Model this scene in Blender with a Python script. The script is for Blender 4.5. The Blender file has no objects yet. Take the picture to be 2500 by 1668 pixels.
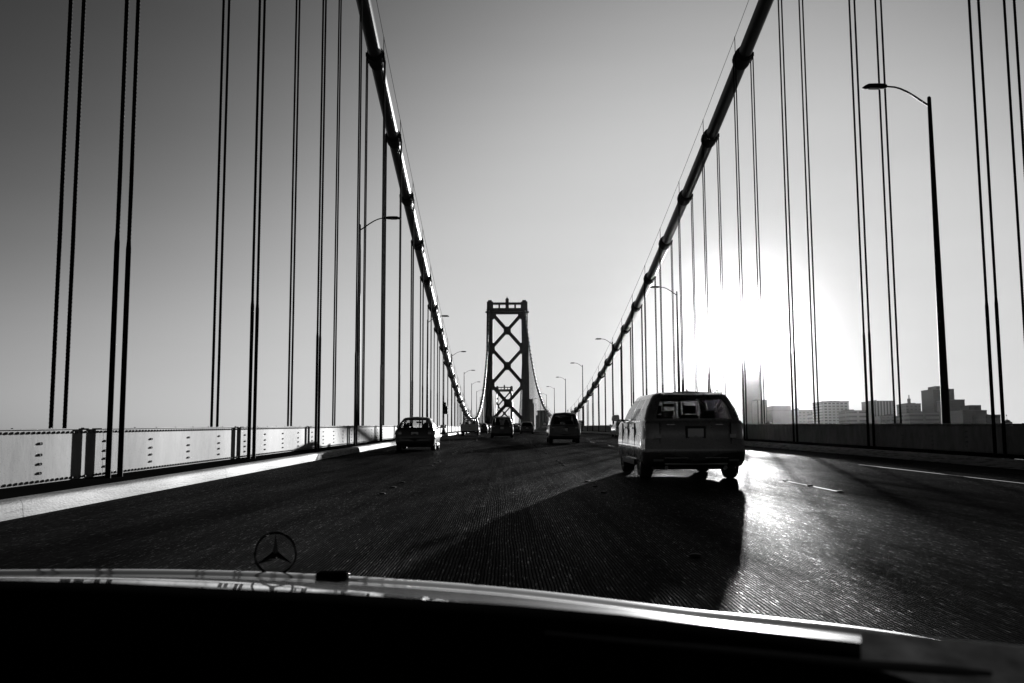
import bpy, bmesh, math, random
from mathutils import Vector, Matrix
random.seed(7)
R = math.radians
scene = bpy.context.scene
col = scene.collection

# ------------------------------------------------------------------ camera
EYE = Vector((0, 0, 1.12))
cam = bpy.data.cameras.new('camera'); cam_o = bpy.data.objects.new('camera', cam); col.objects.link(cam_o)
F_PX = 2480.0
cam.sensor_width = 36.0; cam.lens = 36.0 * F_PX / 2500.0
cam.clip_start = 0.05; cam.clip_end = 20000
YAW, PITCH, ROLL = R(0.4809), R(6.5102), R(0.25)
fw = Vector((math.sin(YAW)*math.cos(PITCH), math.cos(YAW)*math.cos(PITCH), math.sin(PITCH)))
rt = Vector((math.cos(YAW), -math.sin(YAW), 0)); up = rt.cross(fw)
rt2 = rt*math.cos(ROLL) - up*math.sin(ROLL); up2 = rt*math.sin(ROLL) + up*math.cos(ROLL)
m = Matrix((rt2, up2, -fw)).transposed().to_4x4(); m.translation = EYE
cam_o.matrix_world = m
cam.dof.use_dof = True; cam.dof.focus_distance = 28.0; cam.dof.aperture_fstop = 11
scene.camera = cam_o
def at(px, py, Y):                    # pixel of the 2500 px photo -> point at distance Y along the bridge
    d = fw + rt2*((px-1250)/F_PX) - up2*((py-834)/F_PX)
    return EYE + d*(Y/d.y)

# ------------------------------------------------------------------ light
SUN_AZ, SUN_EL = R(13.35), R(6.8)
SKY_MAX = 3.9
w = bpy.data.worlds.new('World'); scene.world = w; w.use_nodes = True
nt = w.node_tree; N = nt.nodes; Lk = nt.links
N.clear()
sky = N.new('ShaderNodeTexSky'); sky.sky_type = 'NISHITA'; sky.sun_disc = False
sky.sun_elevation = SUN_EL; sky.sun_rotation = SUN_AZ
sky.air_density = 1.0; sky.dust_density = 2.2; sky.ozone_density = 1.5
sep = N.new('ShaderNodeSeparateColor'); Lk.new(sky.outputs[0], sep.inputs[0])
mx = N.new('ShaderNodeMath'); mx.operation = 'MULTIPLY'; mx.inputs[1].default_value = 0.8; Lk.new(sep.outputs[0], mx.inputs[0])
mg = N.new('ShaderNodeMath'); mg.operation = 'MULTIPLY_ADD'; mg.inputs[1].default_value = 0.2
Lk.new(sep.outputs[1], mg.inputs[0]); Lk.new(mx.outputs[0], mg.inputs[2])
def wm(op, a, b=None, c=None):
    x = N.new('ShaderNodeMath'); x.operation = op
    for i, q in enumerate((a, b, c)):
        if q is None: continue
        if isinstance(q, (int, float)): x.inputs[i].default_value = q
        else: Lk.new(q, x.inputs[i])
    return x.outputs[0]
# the film's shoulder and toe on the sky's own brightness, plus a pale band of sea haze low down
tcw = N.new('ShaderNodeTexCoord'); sxy = N.new('ShaderNodeSeparateXYZ'); Lk.new(tcw.outputs['Generated'], sxy.inputs[0])
el = wm('MULTIPLY', sxy.outputs[2], 5.5)
band = wm('POWER', 2.718, wm('MULTIPLY', wm('MULTIPLY', el, el), -1.0))
sv = wm('MULTIPLY', wm('MULTIPLY_ADD', mg.outputs[0], 0.01, 0.003), wm('MULTIPLY_ADD', band, 0.55, 0.96))
spw = wm('POWER', sv, 2.1)
hill = wm('DIVIDE', spw, wm('ADD', spw, 0.074**2.1))
cl = N.new('ShaderNodeTexNoise'); cl.inputs['Scale'].default_value = 2.2; cl.inputs['Detail'].default_value = 5
mpc = N.new('ShaderNodeMapping'); mpc.inputs['Scale'].default_value = (1, 1, 9); Lk.new(tcw.outputs['Generated'], mpc.inputs[0]); Lk.new(mpc.outputs[0], cl.inputs['Vector'])
hill = wm('MULTIPLY', hill, wm('MULTIPLY_ADD', cl.outputs[0], 0.10, 0.95))
bg = N.new('ShaderNodeBackground'); bg.inputs[1].default_value = 0.1; Lk.new(wm('MULTIPLY', hill, SKY_MAX), bg.inputs[0])
wo = N.new('ShaderNodeOutputWorld'); Lk.new(bg.outputs[0], wo.inputs[0])
sl = bpy.data.lights.new('sun', 'SUN'); sl.energy = 5.0; sl.angle = R(0.5); sl.color = (1, 1, 1)
so = bpy.data.objects.new('sun', sl); col.objects.link(so)
sd = Vector((math.sin(SUN_AZ)*math.cos(SUN_EL), math.cos(SUN_AZ)*math.cos(SUN_EL), math.sin(SUN_EL)))
so.rotation_euler = sd.to_track_quat('Z', 'Y').to_euler()
scene.view_settings.view_transform = 'Standard'; scene.view_settings.look = 'None'
scene.view_settings.exposure = 0.8; scene.view_settings.gamma = 1.0
scene.render.engine = 'CYCLES'

# ------------------------------------------------------------------ bridge frame
def zd(y): return 0.0332*y - 1.4e-5*y*y            # deck grade with a little camber
def bx_(y): return -3.3e-6*y*y                     # slight bend in plan
def slope(y): return 0.0332 - 2.8e-5*y
def P(x, y, z=0.0): return Vector((x + bx_(y), y, z + zd(y)))
CL, CR = -6.92, 13.21                              # cable planes
def zc(y):                                         # main cable
    return 9.15 + 5.83e-4*(y-207)**2
ST0, DST = 16.97, 9.144
TOWER_Y = 565.0

# ------------------------------------------------------------------ helpers
def tag(o, label=None, cat=None, group=None, kind=None):
    if label: o['label'] = label
    if cat: o['category'] = cat
    if group: o['group'] = group
    if kind: o['kind'] = kind
    return o
def empty(name, loc, label=None, cat=None, group=None, rot=None):
    o = bpy.data.objects.new(name, None); col.objects.link(o); o.location = loc; o.empty_display_size = 0.3
    if rot: o.rotation_euler = rot
    return tag(o, label, cat, group)
def copy_tree(o, parent=None):
    c = o.copy(); col.objects.link(c); c.parent = parent
    for ch in list(o.children): copy_tree(ch, c)
    return c
class MB:
    def __init__(s): s.v = []; s.f = []
    def add(s, vs, fs):
        b = len(s.v); s.v += [tuple(v) for v in vs]; s.f += [tuple(b+i for i in f) for f in fs]; return s
    def box(s, x0, x1, y0, y1, z0, z1):
        v = [(x0,y0,z0),(x1,y0,z0),(x1,y1,z0),(x0,y1,z0),(x0,y0,z1),(x1,y0,z1),(x1,y1,z1),(x0,y1,z1)]
        return s.add(v, [(0,3,2,1),(4,5,6,7),(0,1,5,4),(1,2,6,5),(2,3,7,6),(3,0,4,7)])
    def hexa(s, lo, hi):   # two quads of 4 points
        return s.add(list(lo)+list(hi), [(0,3,2,1),(4,5,6,7),(0,1,5,4),(1,2,6,5),(2,3,7,6),(3,0,4,7)])
    def tube(s, pts, rad, n=8, cap=True):
        pts = [Vector(p) for p in pts]; rings = []
        if not hasattr(rad, '__len__'): rad = [rad]*len(pts)
        for i, p in enumerate(pts):
            a = pts[max(i-1,0)]; b = pts[min(i+1,len(pts)-1)]; d = (b-a).normalized()
            r = Vector((1,0,0)) if abs(d.x) < 0.9 else Vector((0,1,0))
            u = d.cross(r).normalized(); v = d.cross(u).normalized()
            rings.append([p + (u*math.cos(t*2*math.pi/n) + v*math.sin(t*2*math.pi/n))*rad[i] for t in range(n)])
        b = len(s.v)
        for r_ in rings: s.v += [tuple(q) for q in r_]
        for i in range(len(rings)-1):
            for k in range(n):
                s.f.append((b+i*n+k, b+i*n+(k+1)%n, b+(i+1)*n+(k+1)%n, b+(i+1)*n+k))
        if cap:
            s.f.append(tuple(b+k for k in range(n))[::-1]); s.f.append(tuple(b+(len(rings)-1)*n+k for k in range(n)))
        return s
    def prism(s, poly, axis, a0, a1):  # polygon extruded along an axis; poly in the two other axes
        n = len(poly)
        def q(p, a):
            return (a, p[0], p[1]) if axis == 'x' else ((p[0], a, p[1]) if axis == 'y' else (p[0], p[1], a))
        vs = [q(p, a0) for p in poly] + [q(p, a1) for p in poly]
        fs = [tuple(range(n))[::-1], tuple(range(n, 2*n))] + [(i, (i+1)%n, n+(i+1)%n, n+i) for i in range(n)]
        return s.add(vs, fs)
    def build(s, name, mat, parent=None, smooth=False, bevel=0, fix=True, loc=None):
        me = bpy.data.meshes.new(name); me.from_pydata(s.v, [], s.f); me.materials.append(mat)
        if fix:
            bm = bmesh.new(); bm.from_mesh(me); bmesh.ops.recalc_face_normals(bm, faces=bm.faces)
            if bevel:
                ed = [e for e in bm.edges if len(e.link_faces) == 2 and e.calc_face_angle(0) > R(35)]
                bmesh.ops.bevel(bm, geom=ed, offset=bevel, segments=2, affect='EDGES', profile=0.6)
            bm.to_mesh(me); bm.free()
        if smooth:
            me.shade_smooth(); me.set_sharp_from_angle(angle=R(smooth if smooth is not True else 40))
        o = bpy.data.objects.new(name, me); col.objects.link(o); o.parent = parent
        if loc: o.location = loc
        return o

# ------------------------------------------------------------------ materials (a neutral, black-and-white world)
def mat(name, c, rough=0.6, metal=0.0, spec=0.5, coat=0.0, var=0.0, vscale=3.0, bump=0.0, bscale=30.0, stretch=(1,1,1), rvar=0.0):
    m = bpy.data.materials.new(name); m.use_nodes = True; t = m.node_tree; b = t.nodes['Principled BSDF']
    b.inputs['Base Color'].default_value = (c, c, c, 1); b.inputs['Roughness'].default_value = rough
    b.inputs['Metallic'].default_value = metal; b.inputs['Specular IOR Level'].default_value = spec
    b.inputs['Coat Weight'].default_value = coat; b.inputs['Coat IOR'].default_value = 1.9 if name == 'bonnet_paint' else 1.5; b.inputs['Coat Roughness'].default_value = 0.04
    tc = t.nodes.new('ShaderNodeTexCoord'); mp = t.nodes.new('ShaderNodeMapping'); mp.inputs['Scale'].default_value = stretch
    t.links.new(tc.outputs['Object'], mp.inputs[0])
    if var or rvar:
        n = t.nodes.new('ShaderNodeTexNoise'); n.inputs['Scale'].default_value = vscale; n.inputs['Detail'].default_value = 8
        n.inputs['Roughness'].default_value = 0.65
        t.links.new(mp.outputs[0], n.inputs['Vector'])
        if var:
            r = t.nodes.new('ShaderNodeMapRange'); r.inputs[1].default_value = 0.3; r.inputs[2].default_value = 0.7
            r.inputs[3].default_value = c*(1-var); r.inputs[4].default_value = c*(1+var*0.5)
            t.links.new(n.outputs[0], r.inputs[0]); t.links.new(r.outputs[0], b.inputs['Base Color'])
        if rvar:
            r = t.nodes.new('ShaderNodeMapRange'); r.inputs[1].default_value = 0.3; r.inputs[2].default_value = 0.7
            r.inputs[3].default_value = rough-rvar; r.inputs[4].default_value = rough+rvar
            t.links.new(n.outputs[0], r.inputs[0]); t.links.new(r.outputs[0], b.inputs['Roughness'])
    if bump:
        n2 = t.nodes.new('ShaderNodeTexNoise'); n2.inputs['Scale'].default_value = bscale; n2.inputs['Detail'].default_value = 4
        t.links.new(mp.outputs[0], n2.inputs['Vector'])
        bp = t.nodes.new('ShaderNodeBump'); bp.inputs['Strength'].default_value = bump; bp.inputs['Distance'].default_value = 0.02
        t.links.new(n2.outputs[0], bp.inputs['Height']); t.links.new(bp.outputs[0], b.inputs['Normal'])
    return m
def road_mat():
    m = bpy.data.materials.new('grooved_road'); m.use_nodes = True; t = m.node_tree; b = t.nodes['Principled BSDF']; n = t.nodes; l = t.links
    tc = n.new('ShaderNodeTexCoord')
    def noise(sc, st=(1,1,1), det=4, ro=0.6):
        mp = n.new('ShaderNodeMapping'); mp.inputs['Scale'].default_value = st; l.new(tc.outputs['Object'], mp.inputs[0])
        x = n.new('ShaderNodeTexNoise'); x.inputs['Scale'].default_value = sc; x.inputs['Detail'].default_value = det
        x.inputs['Roughness'].default_value = ro; l.new(mp.outputs[0], x.inputs['Vector']); return x.outputs[0]
    def math_(op, a, b_=None, c=None):
        x = n.new('ShaderNodeMath'); x.operation = op
        for i, q in enumerate((a, b_, c)):
            if q is None: continue
            if isinstance(q, (int, float)): x.inputs[i].default_value = q
            else: l.new(q, x.inputs[i])
        return x.outputs[0]
    def rng(v, a, b_, c, d):
        x = n.new('ShaderNodeMapRange'); l.new(v, x.inputs[0])
        for i, q in enumerate((a, b_, c, d)): x.inputs[i+1].default_value = q
        return x.outputs[0]
    sx = n.new('ShaderNodeSeparateXYZ'); l.new(tc.outputs['Object'], sx.inputs[0])
    wob = noise(1.6, (1, 0.2, 1), 4)
    X = math_('MULTIPLY_ADD', wob, 0.09, sx.outputs[0])
    groove = math_('SINE', math_('MULTIPLY', X, 2*math.pi/0.026))
    groove = math_('POWER', rng(groove, -1, 1, 0, 1), 0.5)
    patch = noise(0.35, (1, 0.12, 1), 5)
    gs = rng(patch, 0.30, 0.5, 0.45, 1.0)
    lane = noise(1.0, (1.3, 0.03, 1), 4)
    fine = noise(70, (1, 0.05, 1), 3, 0.8)
    grit = noise(190, (1, 0.3, 1), 2, 0.7)
    h = math_('MULTIPLY', groove, math_('MULTIPLY', gs, 0.0045))
    h = math_('MULTIPLY_ADD', fine, 0.0035, h)
    h = math_('MULTIPLY_ADD', grit, 0.003, h)
    h = math_('MULTIPLY_ADD', noise(3, (1, .25, 1), 3), 0.006, h)
    bp = n.new('ShaderNodeBump'); bp.inputs['Strength'].default_value = 1.0; bp.inputs['Distance'].default_value = 1.0
    l.new(h, bp.inputs['Height']); l.new(bp.outputs[0], b.inputs['Normal'])
    alb = rng(lane, 0.3, 0.7, 0.004, 0.012); alb = math_('MULTIPLY', alb, rng(noise(9), .3, .7, .7, 1.3))
    df = n.new('ShaderNodeBsdfDiffuse'); l.new(alb, df.inputs[0]); l.new(bp.outputs[0], df.inputs['Normal'])
    g = n.new('ShaderNodeBsdfGlossy'); g.inputs[0].default_value = (1, 1, 1, 1); g.inputs['Anisotropy'].default_value = 0.22
    tg = n.new('ShaderNodeCombineXYZ'); tg.inputs[1].default_value = 1.0; l.new(tg.outputs[0], g.inputs['Tangent']); l.new(bp.outputs[0], g.inputs['Normal'])
    l.new(rng(lane, 0.3, 0.7, 0.28, 0.34), g.inputs['Roughness'])
    spark = rng(noise(70, (1, .06, 1), 2, .9), .56, .72, .15, 1.0)
    spark = math_('POWER', spark, 2.0)
    streak = rng(noise(1.0, (16, .12, 1), 4, .7), .35, .65, .7, 1.3)
    gv = rng(groove, .3, .75, .0, 1.3)  # groove bottoms lose gloss: their shadow is put into the mix weight
    gv = math_('ADD', math_('MULTIPLY', gv, gs), math_('MULTIPLY_ADD', gs, -.6, .6))
    wt = math_('MULTIPLY', math_('MULTIPLY', streak, rng(patch, .36, .62, .006, .040)), math_('MULTIPLY', gv, math_('MULTIPLY_ADD', spark, 4.0, .35)))
    mi = n.new('ShaderNodeMixShader'); l.new(wt, mi.inputs[0]); l.new(df.outputs[0], mi.inputs[1]); l.new(g.outputs[0], mi.inputs[2])
    l.new(mi.outputs[0], n['Material Output'].inputs[0]); n.remove(b)
    return m
def wall_mat():
    m = mat('weathered_light_paint', 0.235, 0.72, 0, 0.12, var=0.34, vscale=2.2, bump=0.12, bscale=14, stretch=(1, 1, .5))
    t = m.node_tree; n = t.nodes; l = t.links; b = n['Principled BSDF']
    src = b.inputs['Base Color'].links[0].from_socket
    tc = n.new('ShaderNodeTexCoord'); mp = n.new('ShaderNodeMapping'); mp.inputs['Scale'].default_value = (2, 2, .9); l.new(tc.outputs['Object'], mp.inputs[0])
    s = n.new('ShaderNodeTexNoise'); s.inputs['Scale'].default_value = 2.6; s.inputs['Detail'].default_value = 6; l.new(mp.outputs[0], s.inputs['Vector'])
    r = n.new('ShaderNodeMapRange'); l.new(s.outputs[0], r.inputs[0])
    for i, q in enumerate((0.5, 0.72, 1.0, 0.78)): r.inputs[i+1].default_value = q
    s2 = n.new('ShaderNodeTexNoise'); s2.inputs['Scale'].default_value = 38; s2.inputs['Detail'].default_value = 3; l.new(tc.outputs['Object'], s2.inputs['Vector'])
    r2 = n.new('ShaderNodeMapRange'); l.new(s2.outputs[0], r2.inputs[0])
    for i, q in enumerate((0.60, 0.70, 1.0, 0.35)): r2.inputs[i+1].default_value = q
    a = n.new('ShaderNodeMath'); a.operation = 'MULTIPLY'; l.new(src, a.inputs[0]); l.new(r.outputs[0], a.inputs[1])
    a2 = n.new('ShaderNodeMath'); a2.operation = 'MULTIPLY'; l.new(a.outputs[0], a2.inputs[0]); l.new(r2.outputs[0], a2.inputs[1])
    l.new(a2.outputs[0], b.inputs['Base Color'])
    return m
def kerb_mat():
    m = mat('scuffed_kerb_paint', 0.23, 0.7, 0, 0.2, var=0.2, vscale=2.5, bump=0.3, bscale=25, stretch=(1, .5, 2))
    t = m.node_tree; n = t.nodes; l = t.links; b = n['Principled BSDF']
    src = b.inputs['Base Color'].links[0].from_socket
    tc = n.new('ShaderNodeTexCoord'); mp = n.new('ShaderNodeMapping'); mp.inputs['Scale'].default_value = (2, .9, 22); l.new(tc.outputs['Object'], mp.inputs[0])
    s = n.new('ShaderNodeTexNoise'); s.inputs['Scale'].default_value = 1.5; s.inputs['Detail'].default_value = 9; s.inputs['Roughness'].default_value = .7; l.new(mp.outputs[0], s.inputs['Vector'])
    r = n.new('ShaderNodeMapRange'); l.new(s.outputs[0], r.inputs[0])
    for i, q in enumerate((0.48, 0.62, 1.0, 0.22)): r.inputs[i+1].default_value = q
    a = n.new('ShaderNodeMath'); a.operation = 'MULTIPLY'; l.new(src, a.inputs[0]); l.new(r.outputs[0], a.inputs[1])
    l.new(a.outputs[0], b.inputs['Base Color'])
    return m
def glass_mat(name, tint, gl=0.06):
    m = bpy.data.materials.new(name); m.use_nodes = True; t = m.node_tree; n = t.nodes; l = t.links; n.clear()
    tr = n.new('ShaderNodeBsdfTransparent'); tr.inputs[0].default_value = (tint, tint, tint, 1)
    g = n.new('ShaderNodeBsdfGlossy'); g.inputs['Roughness'].default_value = 0.03; g.inputs[0].default_value = (.9, .9, .9, 1)
    fr = n.new('ShaderNodeFresnel'); ge = n.new('ShaderNodeNewGeometry'); io = n.new('ShaderNodeMath'); io.operation = 'MULTIPLY_ADD'; io.inputs[1].default_value = -.76; io.inputs[2].default_value = 1.45; l.new(ge.outputs['Backfacing'], io.inputs[0]); l.new(io.outputs[0], fr.inputs[0])
    mi = n.new('ShaderNodeMixShader'); l.new(fr.outputs[0], mi.inputs[0]); l.new(tr.outputs[0], mi.inputs[1]); l.new(g.outputs[0], mi.inputs[2])
    o = n.new('ShaderNodeOutputMaterial'); l.new(mi.outputs[0], o.inputs[0]); return m
def facade_mat(name, wall, win, sx, sz, mortar, stripes=False):
    m = bpy.data.materials.new(name); m.use_nodes = True; t = m.node_tree; n = t.nodes; l = t.links; b = n['Principled BSDF']
    tc = n.new('ShaderNodeTexCoord'); sp = n.new('ShaderNodeSeparateXYZ'); l.new(tc.outputs['Object'], sp.inputs[0])
    ad = n.new('ShaderNodeMath'); ad.operation = 'ADD'; l.new(sp.outputs[0], ad.inputs[0]); l.new(sp.outputs[1], ad.inputs[1])
    cb = n.new('ShaderNodeCombineXYZ'); l.new(ad.outputs[0], cb.inputs[0]); l.new(sp.outputs[2], cb.inputs[1])
    br = n.new('ShaderNodeTexBrick'); br.offset = 0; br.squash = 1; br.inputs['Scale'].default_value = 1
    br.inputs['Brick Width'].default_value = sx; br.inputs['Row Height'].default_value = sz
    br.inputs['Mortar Size'].default_value = mortar; br.inputs['Mortar Smooth'].default_value = 0
    br.inputs['Color1'].default_value = (win, win, win, 1); br.inputs['Color2'].default_value = (win*1.8, win*1.8, win*1.8, 1)
    br.inputs['Mortar'].default_value = (wall, wall, wall, 1)
    l.new(cb.outputs[0], br.inputs['Vector']); l.new(br.outputs['Color'], b.inputs['Base Color']); b.inputs['Roughness'].default_value = 0.5
    return m

M = dict(
    road=road_mat(), wall=wall_mat(), kerb=kerb_mat(),
    walk=mat('walkway_steel', 0.015, 0.9, spec=.02, var=.3),
    steel=mat('dark_bridge_steel', 0.02, 0.7, 0, 0.12, var=.35, vscale=.6, bump=.15, bscale=3),
    cable=mat('cable_wrapping', 0.035, 0.42, 0, 0.25, var=.3, vscale=1.2, bump=.15, bscale=8),
    rope=mat('wire_rope', 0.006, 0.8, 0.0, 0.05, bump=.2, bscale=60),
    pole=mat('lamp_post_metal', 0.012, 0.6, .0, .1, var=.2),
    lens=mat('lamp_lens', 0.2, 0.2),
    tower=mat('tower_steel', 0.035, 0.7, 0, .2, var=.35, vscale=.25),
    lane=mat('worn_lane_paint', 0.10, 0.8, spec=.12, var=.5, vscale=14),
    dot=mat('ceramic_marker', 0.02, .7, spec=.1),
    water=mat('bay_water', 0.03, 0.25, bump=.6, bscale=.05),
    ground=mat('far_shore', 0.06, 0.9, var=.4, vscale=.01),
    tyre=mat('tyre_rubber', 0.012, 0.8, spec=.3, bump=.2, bscale=60),
    rim=mat('alloy_rim', 0.35, 0.3, .8, var=.15, vscale=20),
    black=mat('black_plastic', 0.012, 0.55, spec=.3, bump=.05, bscale=80),
    chrome=mat('chrome_trim', 0.7, 0.12, 1.0, rvar=.05),
    redlens=mat('tail_lamp_lens', 0.16, 0.15, coat=1.0),
    lamp=mat('reverse_lamp_lens', 0.55, .15, coat=1.0),
    plate=mat('number_plate', 0.75, .4, var=.1, vscale=30),
    seat=mat('seat_fabric', 0.03, .9),
    glass=glass_mat('tinted_car_glass', 0.35), dglass=glass_mat('dark_car_glass', 0.12), cglass=glass_mat('clear_car_glass', 0.75),
    hood=mat('bonnet_paint', 0.015, 0.35, coat=1.0, rvar=.03, vscale=8),
    dash=mat('dashboard_vinyl', 0.006, 0.95, spec=.05),
    card=mat('grey_card', 0.6, .6, spec=.2, var=.5, vscale=25),
    box=mat('cabinet_metal', .06, .6),
)
def swap(m, kind, c, c2=0):
    t = m.node_tree; n = t.nodes; p = n['Principled BSDF']; o = n['Material Output']
    d = n.new('ShaderNodeBsdfDiffuse'); d.inputs[0].default_value = (c, c, c, 1); out = d
    if kind == 'paper':
        src = p.inputs['Base Color'].links[0].from_socket; t.links.new(src, d.inputs[0])
        tr = n.new('ShaderNodeBsdfTranslucent'); t.links.new(src, tr.inputs[0]); mi = n.new('ShaderNodeMixShader'); mi.inputs[0].default_value = c2
        t.links.new(d.outputs[0], mi.inputs[1]); t.links.new(tr.outputs[0], mi.inputs[2]); out = mi
    n.remove(p); t.links.new(out.outputs[0], o.inputs[0])
swap(M['dash'], 'matte', .003); swap(M['walk'], 'matte', .008); swap(M['card'], 'paper', .5, .3)
def paint(name, c, metal=0.3, rough=0.35): return mat(name, c, rough, metal, .5, coat=.9, rvar=.04, vscale=6, var=.06)

# ------------------------------------------------------------------ setting: water, shore, deck
b = MB(); S_ = 3500
b.add([(-S_, -S_, -58), (S_, -S_, -58), (S_, S_, -58), (-S_, S_, -58)], [(0, 1, 2, 3)])
b.build('water', M['water']); tag(bpy.data.objects['water'], 'calm grey bay water far below the bridge', kind='structure')
b = MB()
shore = [(-1500, 2050), (-300, 1900), (60, 1300), (500, 1150), (1500, 1250), (3200, 1900), (3200, 3400), (-1500, 3400)]
b.prism(shore, 'z', -58.0, -54.0)
tag(b.build('ground', M['ground']), 'low waterfront ground under the far city', kind='structure')

ys = [-40 + i*3.0 for i in range(int((620+40)/3.0)+1)] + [640 + 20*i for i in range(40)]
def strip(x0, x1, z, name, m_, label, lo=-40, hi=1430, thick=0.0, n=1, z1=None):
    mb = MB(); yy = [y for y in ys if lo <= y <= hi]
    for i, y in enumerate(yy):
        for k in range(n+1):
            mb.v.append(tuple(P(x0+(x1-x0)*k/n, y, z+((z1-z)*k/n if z1 is not None else 0))))
    for i in range(len(yy)-1):
        for k in range(n):
            a = i*(n+1)+k; mb.f.append((a, a+1, a+n+2, a+n+1))
    o = mb.build(name, m_, smooth=True); tag(o, label, kind='structure'); return o
strip(-5.9, 12.1, 0.0, 'road', M['road'], 'grooved dark bridge roadway running to the towers')
def sweep(profile, m_, name, label, y0, y1, gap=0.0, seg=9.144, kind='structure', parent=None, inset=0):
    mb = MB(); y = y0
    while y < y1:
        n = 3
        yy = [y+gap/2 + (seg-gap)*i/n for i in range(n+1)]
        b0 = len(mb.v); k = len(profile)
        for q in yy:
            for (px, pz) in profile: mb.v.append(tuple(P(px, q, pz)))
        for i in range(n):
            for j in range(k-1):
                mb.f.append((b0+i*k+j, b0+i*k+j+1, b0+(i+1)*k+j+1, b0+(i+1)*k+j))
        mb.f.append(tuple(b0+j for j in range(k))); mb.f.append(tuple(b0+n*k+j for j in range(k))[::-1])
        y += seg
    o = mb.build(name, m_, parent, smooth=35)
    if kind: tag(o, label, kind=kind)
    return o
# left and right kerbs: a slightly battered face, a rounded nose and a flat top
kp = [(-5.90, -.3), (-5.90, 0.0), (-5.905, 0.05), (-5.915, 0.15), (-5.93, 0.19), (-5.95, 0.208), (-5.985, 0.218), (-6.03, 0.222), (-6.12, 0.222), (-6.12, -.3)]
sweep(kp, M['kerb'], 'kerb', 'scuffed light kerb along the left edge of the road', -23.9, 590, gap=.012)
sweep([(-5.9*0-x+6.2, z) for x, z in kp][::1] and [(12.1+(-5.9-x), z) for x, z in kp], M['kerb'], 'kerb', 'shaded kerb along the right edge of the road', -23.9, 590, gap=.012)
strip(-6.618, -6.11, .292, 'walkway', M['walk'], 'narrow dark ledge between left kerb and riveted parapet', z1=.226)
strip(12.31, 12.908, .226, 'walkway', M['walk'], 'narrow dark ledge between right kerb and parapet', z1=.292)
# deck slab sides (below the roadway, outside the parapets)
sweep([(-8.1, -2.2), (-8.1, .05), (-6.75, .05), (-6.75, -.3), (13.04, -.3), (13.04, .05), (14.4, .05), (14.4, -2.2)], M['steel'], 'bridge_deck', 'dark steel deck structure carrying the road', -32.9, 1400, seg=18.288)

# lane markings
def marks(x, y0, y1, dash, gap, wd, name, label):
    mb = MB(); y = y0
    while y < y1:
        e = min(y+dash, y1)
        n = max(1, int((e-y)/3))
        for i in range(n):
            a = y+(e-y)*i/n; c = y+(e-y)*(i+1)/n
            mb.add([P(x-wd/2, a, .006), P(x+wd/2, a, .006), P(x+wd/2, c, .006), P(x-wd/2, c, .006)], [(0, 1, 2, 3)])
        y += dash+gap
    tag(mb.build(name, M['lane'], fix=False), label, kind='structure')
marks(9.4, 13, 27, 40, 0.0, .07, 'lane_marking', 'thin pale solid line near the right edge of the road')
for x in (5.4,):
    marks(x, 16.6, 300, 2.9, 8.1, .07, 'lane_marking', {-1.95: 'faded lane dashes left of the middle lane', 1.6: 'faded lane dashes left of the large silver SUV', 5.4: 'faded lane dashes right of the large silver SUV'}[x])
# low domed road markers at the dash ends
def marker():
    mb = MB(); n = 10
    for (r_, z_) in ((.052, 0), (.05, .012), (.03, .02)):
        for k in range(n): mb.v.append((r_*math.cos(k*2*math.pi/n), r_*math.sin(k*2*math.pi/n), z_))
    for i in range(2):
        for k in range(n): mb.f.append((i*n+k, i*n+(k+1) % n, (i+1)*n+(k+1) % n, (i+1)*n+k))
    mb.f.append(tuple(2*n+k for k in range(n)))
    return mb.build('road_marker', M['dot'], smooth=True)
rm = marker(); first = True
for x in (-1.95, 1.6, 5.4):
    for i in range(9):
        for j, dy in enumerate((-.15, 1.45, 3.05)):
            y = 16.6 - 11 + 11*i + dy
            if y < 8: continue
            o = rm if first else rm.copy()
            if not first: col.objects.link(o)
            first = False; o.location = P(x, y, .007); o.rotation_euler = (math.atan(slope(y)), 0, 0)
            side = {-1.95: 'on the lane line left of the middle lane', 1.6: 'on the lane line left of the silver SUV', 5.4: 'on the lane line right of the silver SUV'}[x]
            oi = (['first', 'second', 'third', 'fourth', 'fifth', 'sixth'][(i-1)*3+j] + ' nearest ') if 1 <= i < 3 else 'farther '
            tag(o, oi + 'small round raised marker ' + side, 'road marker', 'raised road markers ' + side)

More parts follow.
